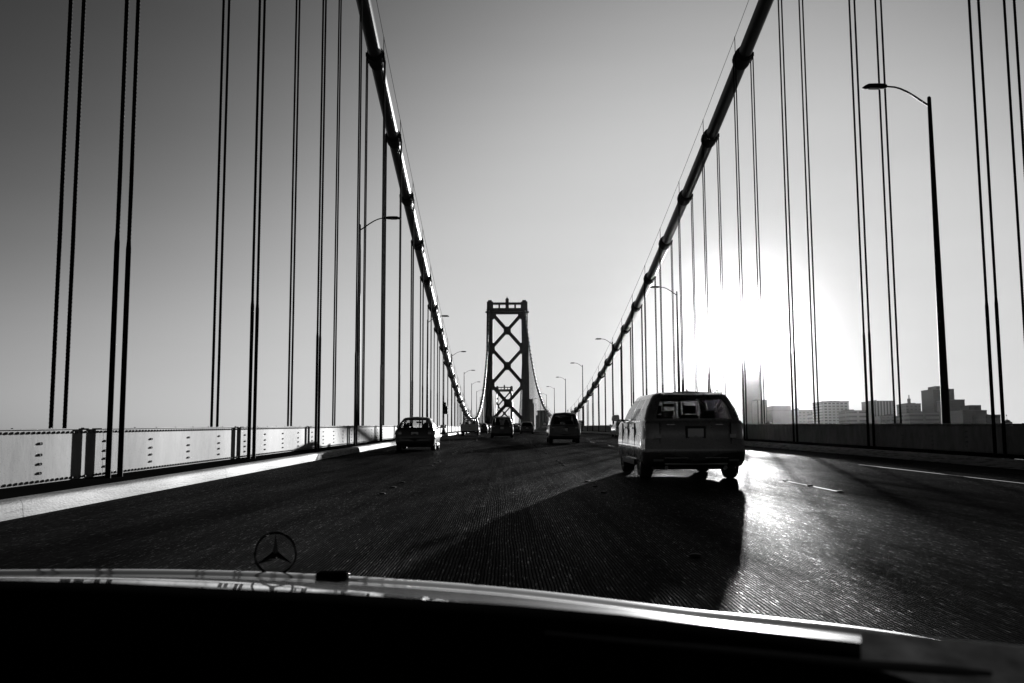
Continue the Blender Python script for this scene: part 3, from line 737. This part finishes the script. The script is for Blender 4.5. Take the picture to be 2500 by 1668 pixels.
def car(p, label, name, pos, lod=2, cat='car', group=None, heading=0.0):
    """p: dict of proportions. Local frame: rear bumper at y=0, +y forward, z=0 ground."""
    L, W, H = p['L'], p['W'], p['H']; zb = p.get('sill', .27); zbelt = p['belt']
    hw = W/2; pt = p['paint']; gl = p.get('glass', M['glass'])
    root = empty(name, pos, label, cat, group)
    root.rotation_euler = (math.atan(slope(pos.y)), 0, heading)
    r = p.get('r', .33); ya, yb = p.get('ya', .95), p.get('yb', L-.9)
    yrb, yrr, yfr, yfb = p['yrb'], p['yrr'], p['yfr'], p['yfb']     # greenhouse: rear belt, rear roof, front roof, front belt
    zh = p.get('hood', zbelt-.1)                                    # hood height at the nose
    tail_z = p.get('tail', zbelt)
    def ztop(y):
        if y <= yrb: return tail_z + (zbelt-tail_z)*max(0, y)/max(yrb, .01)
        if y >= yfb:
            t = (y-yfb)/(L-yfb); return zbelt + (zh-zbelt)*(t**1.4)
        return zbelt
    yst = [.0, .0, .03, .10, .28, .6, yrb+.02 if yrb > .62 else .8, ya, 1.5, L*.4, L*.52, yfb-.3, yfb, yfb+.35, L-.55, L-.28, L-.1, L-.02, L]
    wst = [0, .62, .86, .965, .995, 1, 1, 1, 1, 1, 1, 1, 1, 1, .985, .93, .8, .55, 0]
    bow = p.get('bow', .06)
    levels = [(zb-.03, .90, .16, .14), (zb+.03, .955, .06, .05), (zb+.10, .985, .02, .01), (.55, 1.0, -.01, -.02), (.62, 1.0, 0.0, 0.0), (.80, .99, .035, .03), (.92, .975, .05, .05), (None, p.get('shoulder', (.955, .9))[0], .065, .08), ('top', p.get('shoulder', (.955, .9))[1], .10, .12)]
    body = MB(); n = len(yst)
    yy0 = sorted(range(n), key=lambda i: i)
    rings = []
    for (z, ws, ro, fo) in levels:
        ring = []
        for y, wq in zip(yst, wst):
            f = 1 - min(1, y/.6); g = 1 - min(1, (L-y)/.8)
            yy = y + ro*f - fo*g - (bow*(1-wq) if y < .2 else 0)
            zt = ztop(y)
            zz = zt if z == 'top' else (zt-.06 if z is None else min(z, zt-(.12 if z == .92 else .18)))
            x = hw*wq*ws
            ring.append((x, yy, zz))
        full = ring + [(-x, y, z_) for (x, y, z_) in ring[-2:0:-1]]
        rings.append(full)
    m_ = len(rings[0])
    for rg in rings: body.v += rg
    for i in range(len(rings)-1):
        for k in range(m_): body.f.append((i*m_+k, i*m_+(k+1) % m_, (i+1)*m_+(k+1) % m_, (i+1)*m_+k))
    # caps: rungs between left and right
    for lv, flip in ((0, True), (len(rings)-1, False)):
        b0 = lv*m_
        for k in range(1, n-2):
            a, c_ = b0+k, b0+k+1; d, e = b0+m_-k-1, b0+m_-k
            body.f.append((a, c_, d, e))
        body.f.append((b0, b0+1, b0+m_-1)); body.f.append((b0+n-1, b0+n, b0+n-2))
    bo = body.build('body', pt, root, smooth=32)
    tw = p.get('tw', .22)
    xo = hw+.1
    add_cut(bo, [(y, r, r*1.17, s*(hw-tw-.10), s*xo) for y in (ya, yb) for s in (-1, 1)])
    # inner wheel wells in black
    for y in (ya, yb):
        for s in (-1, 1): wheel(root, s*(hw-tw/2-.03), y, r, tw, s)
    # greenhouse ---------------------------------------------------------
    wB, wR = hw*p.get('gwb', .93), hw*p.get('gwr', .74)
    tum = [0, .10, .86, 1.0]
    hh = H-zbelt
    tl = [0, .06, .45, .83, .93, .985, 1.01]
    inset = [0, 0, 0, 0, .012, .05, .15]
    zl = [zbelt-.01, zbelt+.04, zbelt+hh*.45, H-.115, H-.05, H-.012, H+.006]
    nF = [0, .06, .30, .34, .60, .64, .93, 1.0]
    if p.get('win'): nF = p['win']
    rg = []
    for zi, t, ins in zip(zl, tl, inset):
        tt = min(t, 1)**1.45
        yr = yrb + (yrr-yrb)*min(t, 1)**1.25 + ins*1.1; yf = yfb + (yfr-yfb)*min(t, 1) - ins*1.1; wx = wB + (wR-wB)*tt - ins*.8
        rc = p.get('rcr', .10)
        ptsr = [(0, yr-.03), (wx*.78, yr), (wx*.93, yr+rc*.45), (wx*.99, yr+rc*1.4)]
        y0, y1 = yr+rc*1.4, yf-.22
        for q in nF[1:-1]: ptsr.append((wx, y0+(y1-y0)*q))
        ptsr += [(wx*.97, yf-.16), (wx*.88, yf-.04), (wx*.5, yf+.05), (0, yf+.08)]
        rg.append([(x, y, zi + (0 if ins < .1 else .03*(1-abs(x)/max(wx, .01)))) for x, y in ptsr])
    nh = len(rg[0]); cage = MB(); panes = []
    idx = {}
    full = []
    for ring in rg: full.append(ring + [(-x, y, z) for x, y, z in ring[-2:0:-1]])
    mm = len(full[0])
    for f_ in full: cage.v += f_
    ns = len(nF)
    wseg = set()
    rear = {0}
    front = {nh-2, nh-3}
    sides = [3 + 1*j for j in range(0, ns-1)]   # segments between side points
    if p.get('cargo'): sidewin = p['cargo']
    else: sidewin = [3, 5, 7]
    glassy = []
    for i in range(6):
        for k in range(mm):
            kk = k if k < nh-1 else mm-1-k
            f = (i*mm+k, i*mm+(k+1) % mm, (i+1)*mm+(k+1) % mm, (i+1)*mm+k)
            if i in (1, 2) and kk in rear and not p.get('norear'): glassy.append(('rear_window', f)); continue
            if i in (1, 2) and kk in front: glassy.append(('windscreen', f)); continue
            if i in (1, 2) and kk in sidewin: glassy.append(('side_window', f)); continue
            cage.f.append(f)
    b0 = 6*mm
    for k in range(1, nh-2): cage.f.append((b0+k, b0+k+1, b0+mm-k-1, b0+mm-k))
    cage.f.append((b0, b0+1, b0+mm-1)); cage.f.append((b0+nh-1, b0+nh, b0+nh-2))
    cg = cage.build('roof', pt, root, smooth=45)
    groups = {}
    for nm, f in glassy: groups.setdefault(nm, []).append(f)
    for nm, fs in groups.items():
        if nm == 'side_window':
            for f in fs:
                g = MB(); vs = [Vector(cage.v[i]) for i in f]; c = sum(vs, Vector())/4
                g.add([v for v in vs], [(0, 1, 2, 3)]); g.build('side_window', gl, root, fix=False)
        else:
            g = MB()
            for f in fs: g.add([cage.v[i] for i in f], [(0, 1, 2, 3)])
            g.build(nm, gl, root, smooth=60, fix=False)
            if nm == 'rear_window' and lod > 1:   # black border round the glass
                pass
    # interior: dark tub, seats with headrests
    it = MB(); it.box(-wB+.08, wB-.08, max(.45, yrb-.1), yfb-.15, zb+.1, zbelt-.12); it.build('cabin_floor', M['seat'], root)
    def seat(x, y, wd, hr=True):
        sb = MB(); sb.hexa([(x-wd/2, y, .75), (x+wd/2, y, .75), (x+wd/2, y+.14, .75), (x-wd/2, y+.14, .75)], [(x-wd*.42, y-.12, H-.42), (x+wd*.42, y-.12, H-.42), (x+wd*.42, y-.02, H-.42), (x-wd*.42, y-.02, H-.42)])
        o = sb.build('seat', M['seat'], root, bevel=.03)
        if hr:
            hbx = MB(); hbx.box(x-.13, x+.13, y-.14, y-.03, H-.40, H-.22); hbx.box(x-.06, x-.05, y-.1, y-.09, H-.44, H-.38); hbx.box(x+.05, x+.06, y-.1, y-.09, H-.44, H-.38); hbx.build('headrest', M['seat'], o, bevel=.0)
    if lod >= 1 and not p.get('noseat'):
        ys_ = yrb + .55
        if ys_ < yfb-1.6:
            sb = MB(); sb.box(-wB*.8, wB*.8, ys_, ys_+.14, .75, zbelt+.04); o = sb.build('rear_bench', M['seat'], root, bevel=.03)
            for x in (-.42, .42):
                hbx = MB(); hbx.box(x-.12, x+.12, ys_, ys_+.1, zbelt+.04, zbelt+.20); hbx.build('headrest', M['seat'], o, bevel=.02)
        for x in (-.38, .38): seat(x, yfb-1.15, .46)
        mb = MB(); mb.box(-.12, .12, yfr+.02, yfr+.05, H-.24, H-.17); mb.build('rear_view_mirror', M['black'], root, bevel=.01)
        mb = MB(); mb.box(-wB+.1, wB-.1, yfb-.45, yfb-.05, zbelt-.15, zbelt+.03); mb.build('instrument_panel', M['seat'], root, bevel=.03)
    # bumper / underside
    mb = MB(); mb.box(-hw*.80, hw*.80, .12, .5, zb-.09, zb+.02); mb.box(-hw*.6, hw*.6, .5, L-.6, zb-.06, zb-.0)
    mb.build('underbody', M['black'], root, bevel=.02)
    ax = MB().tube([(-hw+.25, ya, r), (hw-.25, ya, r)], .05, 8).tube([(-hw+.25, yb, r), (hw-.25, yb, r)], .05, 8).box(-hw+.2, hw-.2, ya-.3, ya+.3, r+.12, .7); ax.build('axle', M['black'], root)
    mb = MB()
    nose = [(-hw*.97, .62), (hw*.97, .62)]
    bumper_m = p.get('bumper', pt)
    prof = [(hw*.0, -.045), (hw*.6, -.04), (hw*.86, .0), (hw*.975, .10), (hw*1.0, .30)]
    bs = MB(); outl = prof + [(-x, y) for x, y in prof[::-1][:-1]]
    zs_ = [(zb-.03, .06), (zb, .03), (zb+.07, 0), (.52, -.0), (.56, .02)]
    nb = len(outl)
    for z_, off in zs_:
        for (x, y) in outl: bs.v.append((x*(1-off*.4), y+off, z_))
    for i in range(len(zs_)-1):
        for k in range(nb): 
            if k == len(prof)-1: pass
            k2 = (k+1) % nb
            if k2 == 0: continue
            bs.f.append((i*nb+k, i*nb+k2, (i+1)*nb+k2, (i+1)*nb+k))
    # order outline as an open strip from one side to the other
    bs = MB(); strip_ = [(-x, y) for x, y in prof[::-1]] + prof[1:]
    for z_, off in zs_:
        for (x, y) in strip_: bs.v.append((x*(1.004-max(0, .42-z_)*.5), y+off-.004, z_))
    nb = len(strip_)
    for i in range(len(zs_)-1):
        for k in range(nb-1): bs.f.append((i*nb+k, i*nb+k+1, (i+1)*nb+k+1, (i+1)*nb+k))
    bs.build('rear_bumper', bumper_m, root, smooth=50)
    # tail lamps
    lz0, lz1 = p.get('lamp', (.72, .95)); lw = p.get('lampw', .34)
    for s in (-1, 1):
        tl_ = MB(); pr = [(hw*(1-lw), -.0), (hw*.80, .02), (hw*.93, .075), (hw*.985, .2), (hw*.998, .34)]
        for (z_, o_) in ((lz0, -.006), ((lz0+lz1)/2, -.014), (lz1, .004)):
            f = max(0, (z_-.62)/.5)
            for (x, y) in pr: tl_.v.append((s*(x*(1-.03*f)+.006), y+.03*f+o_, z_))
        for i in range(2):
            for k in range(4): tl_.f.append((i*5+k, i*5+k+1, (i+1)*5+k+1, (i+1)*5+k))
        t_ = tl_.build('tail_lamp', M['redlens'], root, smooth=60)
        if lod > 1:
            rv = MB().box(s*hw*.72-.06, s*hw*.72+.06, -.012, .02, lz0+.03, lz0+.10); rv.build('reverse_lamp', M['lamp'], t_)
    # plate
    pz = p.get('platez', .80)
    mb = MB().box(-.155, .155, -.035, -.02, pz-.08, pz+.08); pl = mb.build('number_plate', M['plate'], root, bevel=.004)
    if lod > 1: MB().box(-.20, .20, -.03, .02, pz-.11, pz+.13).build('plate_recess', M['black'], root, bevel=.01)
    # mirrors
    for s in (-1, 1):
        mr = MB(); y = yfb-.25; zz = zbelt+.06; x0 = hw*.97
        mr.hexa([(s*(x0+.06), y-.02, zz-.07), (s*(x0+.25), y+.0, zz-.06), (s*(x0+.24), y+.12, zz-.05), (s*(x0+.06), y+.12, zz-.06)],
                [(s*(x0+.07), y-.02, zz+.09), (s*(x0+.24), y+.0, zz+.08), (s*(x0+.22), y+.1, zz+.07), (s*(x0+.07), y+.1, zz+.08)])
        mr.box(min(s*(x0-.06), s*(x0+.1)), max(s*(x0-.06), s*(x0+.1)), y+.03, y+.09, zz-.07, zz-.02)
        o = mr.build('wing_mirror', p.get('mirror', M['black']), root, bevel=.035, smooth=60)
        MB().hexa([(s*(x0+.085), y-.024, zz-.05), (s*(x0+.235), y-.004, zz-.045), (s*(x0+.235), y-.002, zz-.045), (s*(x0+.085), y-.022, zz-.05)],
                  [(s*(x0+.085), y-.024, zz+.07), (s*(x0+.228), y-.004, zz+.065), (s*(x0+.228), y-.002, zz+.065), (s*(x0+.085), y-.022, zz+.07)]).build('mirror_glass', M['chrome'], o)
    # door seams and handles
    if lod > 1:
        for s in (-1, 1):
            for yy in p.get('handles', (1.75, 2.75)):
                mb = MB().box(min(s*hw*.985, s*(hw*.985+.035)), max(s*hw*.985, s*(hw*.985+.035)), yy, yy+.2, zbelt-.17, zbelt-.135); mb.build('door_handle', M['chrome'] if p.get('chrome') else pt, root, bevel=.008)
            for yy in (1.38, 2.4, 3.35):
                mb = MB().box(min(s*(hw*.97), s*(hw*1.0015)), max(s*(hw*.97), s*(hw*1.0015)), yy, yy+.008, zb+.12, zbelt-.05); mb.build('door_seam', M['black'], root)
            mb = MB().box(min(s*(hw*.93), s*(hw*1.01)), max(s*(hw*.93), s*(hw*1.01)), ya+r*1.3, yb-r*1.3, zb-.05, zb+.07); mb.build('side_skirt', M['black'], root, bevel=.02)
            mb = MB().box(min(s*(hw*.995), s*(hw*1.015)), max(s*(hw*.995), s*(hw*1.015)), ya+r*1.4, yb-r*1.4, zb+.045, zb+.065); mb.build('sill_trim', M['chrome'], root)
    return root

suv = dict(L=4.65, W=2.04, H=1.725, belt=1.17, sill=.30, hood=1.0, yrb=.14, yrr=.42, yfr=3.0, yfb=3.8, gwb=.935, gwr=.72, r=.365, tw=.25, ya=.90, yb=3.62,
           paint=paint('graphite_paint', .16, .45, .28), bumper=M['black'], glass=glass_mat('suv_glass', .24), lamp=(.80, 1.10), lampw=.30, platez=.93,
           win=[0, .04, .24, .30, .58, .62, .97, 1.0], cargo=[4, 6, 8], chrome=True, bow=.08, shoulder=(.985, .955), handles=(1.6, 2.7))
P_SUV = P(3.76, 20.0)
o = car(suv, 'large silver crossover SUV close ahead on the right, seen from behind with its left flank', 'suv', P_SUV, cat='car', heading=R(.5))
def sub(mb, name, m_, parent, **k): return mb.build(name, m_, parent, **k)
# extras on the near SUV: spoiler, antenna, wiper, chrome garnish, reflectors, exhaust, roof rails
sp = MB(); sp.hexa([(-.56, .30, 1.655), (.56, .30, 1.655), (.62, .60, 1.70), (-.62, .60, 1.70)], [(-.56, .29, 1.69), (.56, .29, 1.69), (.60, .62, 1.735), (-.60, .62, 1.735)]); s_ = sub(sp, 'spoiler', suv['paint'], o, bevel=.012)
sub(MB().box(-.18, .18, .285, .30, 1.66, 1.675), 'brake_lamp', M['redlens'], s_)
sm_ = MB()
for x in (-.70, .70): sm_.box(x-.005, x+.005, .0, .05, .58, 1.13)
sm_.box(-.70, .70, -.002, .03, .575, .585); sub(sm_, 'tailgate_seam', M['black'], o)
sub(MB().box(-.62, .62, -.03, .02, .30, .40), 'bumper_skid_plate', mat('skid_plate', .3, .4, .5), o, bevel=.02)
an = MB(); an.prism([(.78, 1.72), (1.00, 1.72), (.82, 1.81), (.79, 1.81)], 'x', -.015, .015); sub(an, 'antenna', suv['paint'], o, bevel=.006)
sub(MB().tube([(0, .13, 1.20), (.02, .12, 1.23), (.42, .17, 1.27)], .01, 6), 'rear_wiper', M['black'], o)
sub(MB().box(-.55, .55, .015, .05, 1.075, 1.10), 'chrome_garnish', M['chrome'], o, bevel=.006)
sub(MB().box(-.62, .62, -.056, -.02, .43, .447), 'chrome_strip', M['chrome'], o, bevel=.004)
for s in (-1, 1):
    sub(MB().box(s*.74-.1, s*.74+.1, -.045, .0, .37, .415), 'reflector', M['redlens'], o, bevel=.006)
    sub(MB().tube([(s*.58, .0, .25), (s*.58, .4, .25)], .04, 12), 'exhaust_pipe', M['chrome'], o)

hatch = dict(L=4.1, W=1.74, H=1.42, belt=.95, sill=.24, hood=.78, yrb=.12, yrr=.95, yfr=2.2, yfb=3.15, gwb=.90, gwr=.66, r=.31, tw=.2, ya=.8, yb=3.25,
             paint=paint('dark_grey_paint', .03, .1), glass=M['cglass'], lamp=(.68, .86), platez=.72, win=[0, .1, .34, .4, .66, .7, .98, 1.0], cargo=[4, 6, 8])
car(hatch, 'low dark hatchback driving close to the left kerb', 'hatchback', P(-3.80, 43.6), cat='car')
boxy = dict(L=4.5, W=1.86, H=1.76, belt=1.06, sill=.32, hood=.95, yrb=.10, yrr=.32, yfr=2.75, yfb=3.4, gwb=.93, gwr=.66, r=.36, tw=.24, ya=.9, yb=3.6,
            paint=paint('charcoal_paint', .06, .2), glass=M['dglass'], lamp=(.85, 1.1), lampw=.16, platez=.8, win=[0, .03, .26, .32, .6, .64, .97, 1.0], cargo=[4, 6, 8])
o = car(boxy, 'boxy dark SUV in the middle distance, right of the bridge tower', 'suv', P(3.55, 59.0))
sub(MB().box(-.62, .0, -.035, .03, .66, 1.0), 'cargo_sign', paint('boxy_panel', .10, .2), o, bevel=.01)
van = dict(L=5.0, W=1.98, H=1.78, belt=1.05, sill=.24, hood=.90, yrb=.10, yrr=.40, yfr=3.2, yfb=4.1, gwb=.93, gwr=.70, r=.34, tw=.24, ya=.95, yb=4.0,
           paint=paint('black_paint', .02, .2), glass=M['dglass'], lamp=(.9, 1.15), lampw=.2, platez=.85, win=[0, .03, .30, .34, .62, .66, .97, 1.0], cargo=[4, 6, 8])
o = car(van, 'black minivan with roof rack straight ahead in front of the tower', 'minivan', P(-.12, 88.0))
rk = MB()
for s in (-1, 1): rk.tube([(s*.6, .7, 1.79), (s*.6, .72, 1.86), (s*.6, 2.9, 1.86), (s*.6, 2.95, 1.79)], .025, 6)
for yy in (.9, 1.8, 2.7): rk.box(-.72, .72, yy, yy+.06, 1.86, 1.89)
sub(rk, 'roof_rack', M['black'], o)
# pickup truck
pk = dict(L=5.7, W=2.0, H=1.90, belt=1.22, sill=.42, hood=1.12, yrb=1.95, yrr=2.12, yfr=3.3, yfb=4.0, gwb=.90, gwr=.70, r=.40, tw=.26, ya=1.15, yb=4.75,
          paint=paint('white_paint', .62, .0), glass=M['cglass'], lamp=(.85, 1.15), lampw=.13, platez=.62, bumper=M['chrome'], win=[0, .02, .45, .5, .6, .66, .97, 1.0], cargo=[4, 8])
o = car(pk, 'pale pickup truck in the left lane beyond the low dark hatchback', 'pickup_truck', P(-3.62, 109.5), cat='truck')
sub(MB().box(-.82, .82, -.01, .06, .74, 1.21), 'tailgate', pk['paint'], o, bevel=.02)
sub(MB().box(-.10, .10, -.02, .0, .98, 1.03), 'tailgate_handle', M['black'], o)
sed = dict(L=4.7, W=1.82, H=1.45, belt=.96, sill=.23, hood=.80, tail=1.0, yrb=.85, yrr=1.35, yfr=2.4, yfb=3.4, gwb=.90, gwr=.68, r=.32, tw=.21, ya=1.0, yb=3.75,
           paint=paint('mid_grey_paint', .12, .3), glass=M['glass'], lamp=(.72, .9), platez=.78, win=[0, .06, .34, .38, .62, .66, .98, 1.0], cargo=[4, 6, 8])
def clone(**k): d = dict(sed); d.update(k); return d
wag = dict(hatch); wag.update(H=1.55, W=1.8, belt=.98, yrr=.5, paint=paint('dark_blue_paint', .05, .3), glass=M['dglass'])
far = [(clone(paint=paint('sedan_black', .03)), -3.05, 141, 'dark sedan just right of the pale pickup truck'),
       (clone(paint=paint('sedan_silver', .3)), -2.95, 172, 'small far silver sedan between pickup and minivan, left one'),
       (clone(paint=paint('sedan_white', .5)), -2.6, 205, 'small far white sedan between pickup and minivan, nearest the minivan'),
       (clone(paint=paint('sedan_dark', .04)), 2.0, 152, 'dark sedan between the black minivan and the rounded wagon'),
       (wag, 3.05, 131, 'dark rounded wagon between the minivan and the boxy dark SUV'),
       (clone(paint=paint('sedan_pale', .5), H=1.5), 10.6, 88, 'pale car mostly hidden behind the left mirror of the large silver SUV'),
       (clone(paint=paint('sedan_grey', .15)), -.2, 215, 'tiny far grey sedan behind the black minivan'),
       (clone(paint=paint('sedan_far', .1)), 3.2, 235, 'tiny far grey sedan behind the rounded wagon')]
for p_, x, y, lab in far: car(p_, lab, 'sedan' if p_ is not wag else 'estate_car', P(x, y), lod=0 if y > 135 else 1, group='cars driving away on the bridge')

# ------------------------------------------------------------------ call box and cabinets on the left ledge
root = empty('sign_post', P(-6.38, 109, .21), 'dark post with a square box standing on the left ledge near the pickup', 'post')
MB().tube([(0, 0, 0), (0, 0, 3.5)], .06, 8).build('post', M['pole'], root)
MB().box(-.02, .42, -.1, .1, 2.1, 2.95).build('sign_box', M['box'], root, bevel=.02)
MB().tube([(.15, 0, 2.95), (.15, 0, 3.35)], .09, 8).build('top_lamp', M['pole'], root)
root = empty('cabinet', P(-6.35, 104.5, .21), 'small dark trestle cabinet against the left parapet below the square box post', 'cabinet')
MB().box(-.02, .46, -.15, .15, .62, .95).build('case', M['box'], root, bevel=.02)
for x in (.02, .4):
    for yy in (-.12, .12): MB().tube([(x, yy, 0), (.2+(x-.2)*.4, yy*.5, .64)], .035, 6).build('leg', M['box'], root)
MB().prism([(-.0, .0), (.42, 0), (.3, .45), (.12, .45)], 'y', -.1, .1).build('base_skirt', M['box'], root)

# ------------------------------------------------------------------ own car: bonnet, dashboard, ornament
own = empty('own_car', (-.47, 1.2, .6), 'dark glossy bonnet and black dashboard of the car the photo is taken from', 'car')
ob = own.location
front = [(-420, 1398, 1.86), (-200, 1393, 1.93), (60, 1390.5, 1.99), (300, 1389, 2.03), (500, 1391, 2.06), (672, 1396, 2.07), (850, 1405, 2.07), (1070, 1419, 2.05), (1277, 1436, 2.01), (1520, 1465, 1.94), (1680, 1486, 1.88), (1750, 1493, 1.84), (1930, 1510, 1.73), (2100, 1529, 1.60), (2260, 1556, 1.44), (2400, 1575, 1.25)]
hb = MB(); profile = [(.05, -.09), (.035, -.035), (.018, -.010), (0, 0), (-.02, .0025), (-.045, .0015), (-.07, -.003), (-.085, -.0035), (-.11, .000), (-.16, .0065), (-.25, .016), (-.4, .030), (-.6, .042), (-.85, .05)]
for (px, py, Y) in front:
    p0 = at(px, py, Y)
    for (dy, dz) in profile:
        y = max(Y+dy, .80); hb.v.append(tuple(Vector((p0.x, y, p0.z+dz)) - ob))
k = len(profile)
for i in range(len(front)-1):
    for j in range(k-1): hb.f.append((i*k+j, i*k+j+1, (i+1)*k+j+1, (i+1)*k+j))
hood = hb.build('bonnet', M['hood'], own, smooth=60)
md = hood.modifiers.new('s', 'SUBSURF'); md.levels = 2; md.render_levels = 2
# dashboard: a solid black form whose top front edge hides the rear of the bonnet
edge = [(-500, 1406), (0, 1415), (266, 1421), (560, 1436), (800, 1446), (1250, 1477), (1520, 1500), (1760, 1529), (2100, 1569), (2350, 1600), (2700, 1640)]
db = MB(); Yd = .72
for (px, py) in edge:
    p0 = at(px, py, Yd)
    for (dy, dz) in ((.10, -.25), (.03, -.03), (.012, -.004), (0, 0), (-.03, -.004), (-.12, -.02), (-.25, -.07), (-.32, -.2), (-.33, -.5)):
        db.v.append(tuple(Vector((p0.x, p0.y+dy, p0.z+dz)) - ob))
k = 9
for i in range(len(edge)-1):
    for j in range(k-1): db.f.append((i*k+j, i*k+j+1, (i+1)*k+j+1, (i+1)*k+j))
dash = db.build('dashboard', M['dash'], own, smooth=60)
# a dull glossy strip along the dashboard's right half
tr = MB(); pts = [Vector(at(px, py, .60)) - ob for (px, py) in ((1330, 1545), (1500, 1563), (1700, 1580), (1900, 1600), (2103, 1622), (2300, 1636), (2420, 1645))]
tr.tube(pts, [.0008, .0012, .0016, .002, .0026, .003, .0015], 8)
sub(tr, 'dashboard_trim', mat('dull_trim', .12, .3, .6), dash, smooth=True)
# three-pointed ornament on its ring
oc = at(672, 1352, 2.05) - ob; rr = .0405
orn = MB(); pts = [oc + Vector((rr*math.cos(a), 0, rr*math.sin(a))) for a in [i*2*math.pi/40 for i in range(41)]]
orn.tube(pts, .0026, 8, cap=False)
for a in (90, 210, 330):
    d = Vector((math.cos(R(a)), 0, math.sin(R(a)))); nn = Vector((-d.z, 0, d.x))*.0065; yv = Vector((0, .006, 0))
    tip = oc + d*rr
    b0 = len(orn.v)
    orn.add([oc-nn, oc-yv, oc+nn, oc+yv, tip], [(0, 1, 4), (1, 2, 4), (2, 3, 4), (3, 0, 4)])
orn.tube([oc+Vector((0, 0, -rr-.012)), oc+Vector((0, 0, -rr))], [.006, .004], 8)
star = orn.build('bonnet_ornament', mat('dark_chrome', .06, .12, 1.0), own, smooth=35)
nz = at(812, 1411, 2.03) - ob
nb = MB(); nb.box(nz.x-.030, nz.x+.028, nz.y-.02, nz.y+.02, nz.z-.008, nz.z+.012); sub(nb, 'washer_nozzle', M['dash'], own, bevel=.005)
nb = MB(); c = at(848, 1404, 2.03) - ob; nb.tube([c+Vector((0, 0, -.005)), c+Vector((0, 0, -.003)), c, c+Vector((0, 0, .003)), c+Vector((0, 0, .0045))], [.001, .0045, .0055, .0045, .001], 10); sub(nb, 'washer_jet', M['chrome'], own, smooth=80)
# placard leaning at the right end of the dashboard
a, b_, c, d = [Vector(at(*q)) for q in ((2103, 1541, .70), (2620, 1590, .70), (2620, 1800, .60), (2103, 1622, .66))]
cb = MB(); off = Vector((0, .001, 0)); a, b_, c, d = a, b_, c, d
cb.hexa([d, c, b_, a], [d+off, c+off, b_+off, a+off])
tag(cb.build('placard', M['card']), 'blurred dark grey placard propped at the right end of the dashboard', 'placard')

# ------------------------------------------------------------------ air
HZ = 6.5e-6
m_ = bpy.data.materials.new('haze'); m_.use_nodes = True; t = m_.node_tree; t.nodes.remove(t.nodes['Principled BSDF'])
pv = t.nodes.new('ShaderNodeVolumePrincipled'); pv.inputs['Color'].default_value = (1, 1, 1, 1); pv.inputs['Density'].default_value = HZ; pv.inputs['Anisotropy'].default_value = .98
t.links.new(pv.outputs[0], t.nodes['Material Output'].inputs['Volume'])
mb = MB().box(-3600, 3600, -3600, 3600, -59, 200); h = mb.build('haze', m_); tag(h, 'thin bright haze over the bay', kind='stuff')
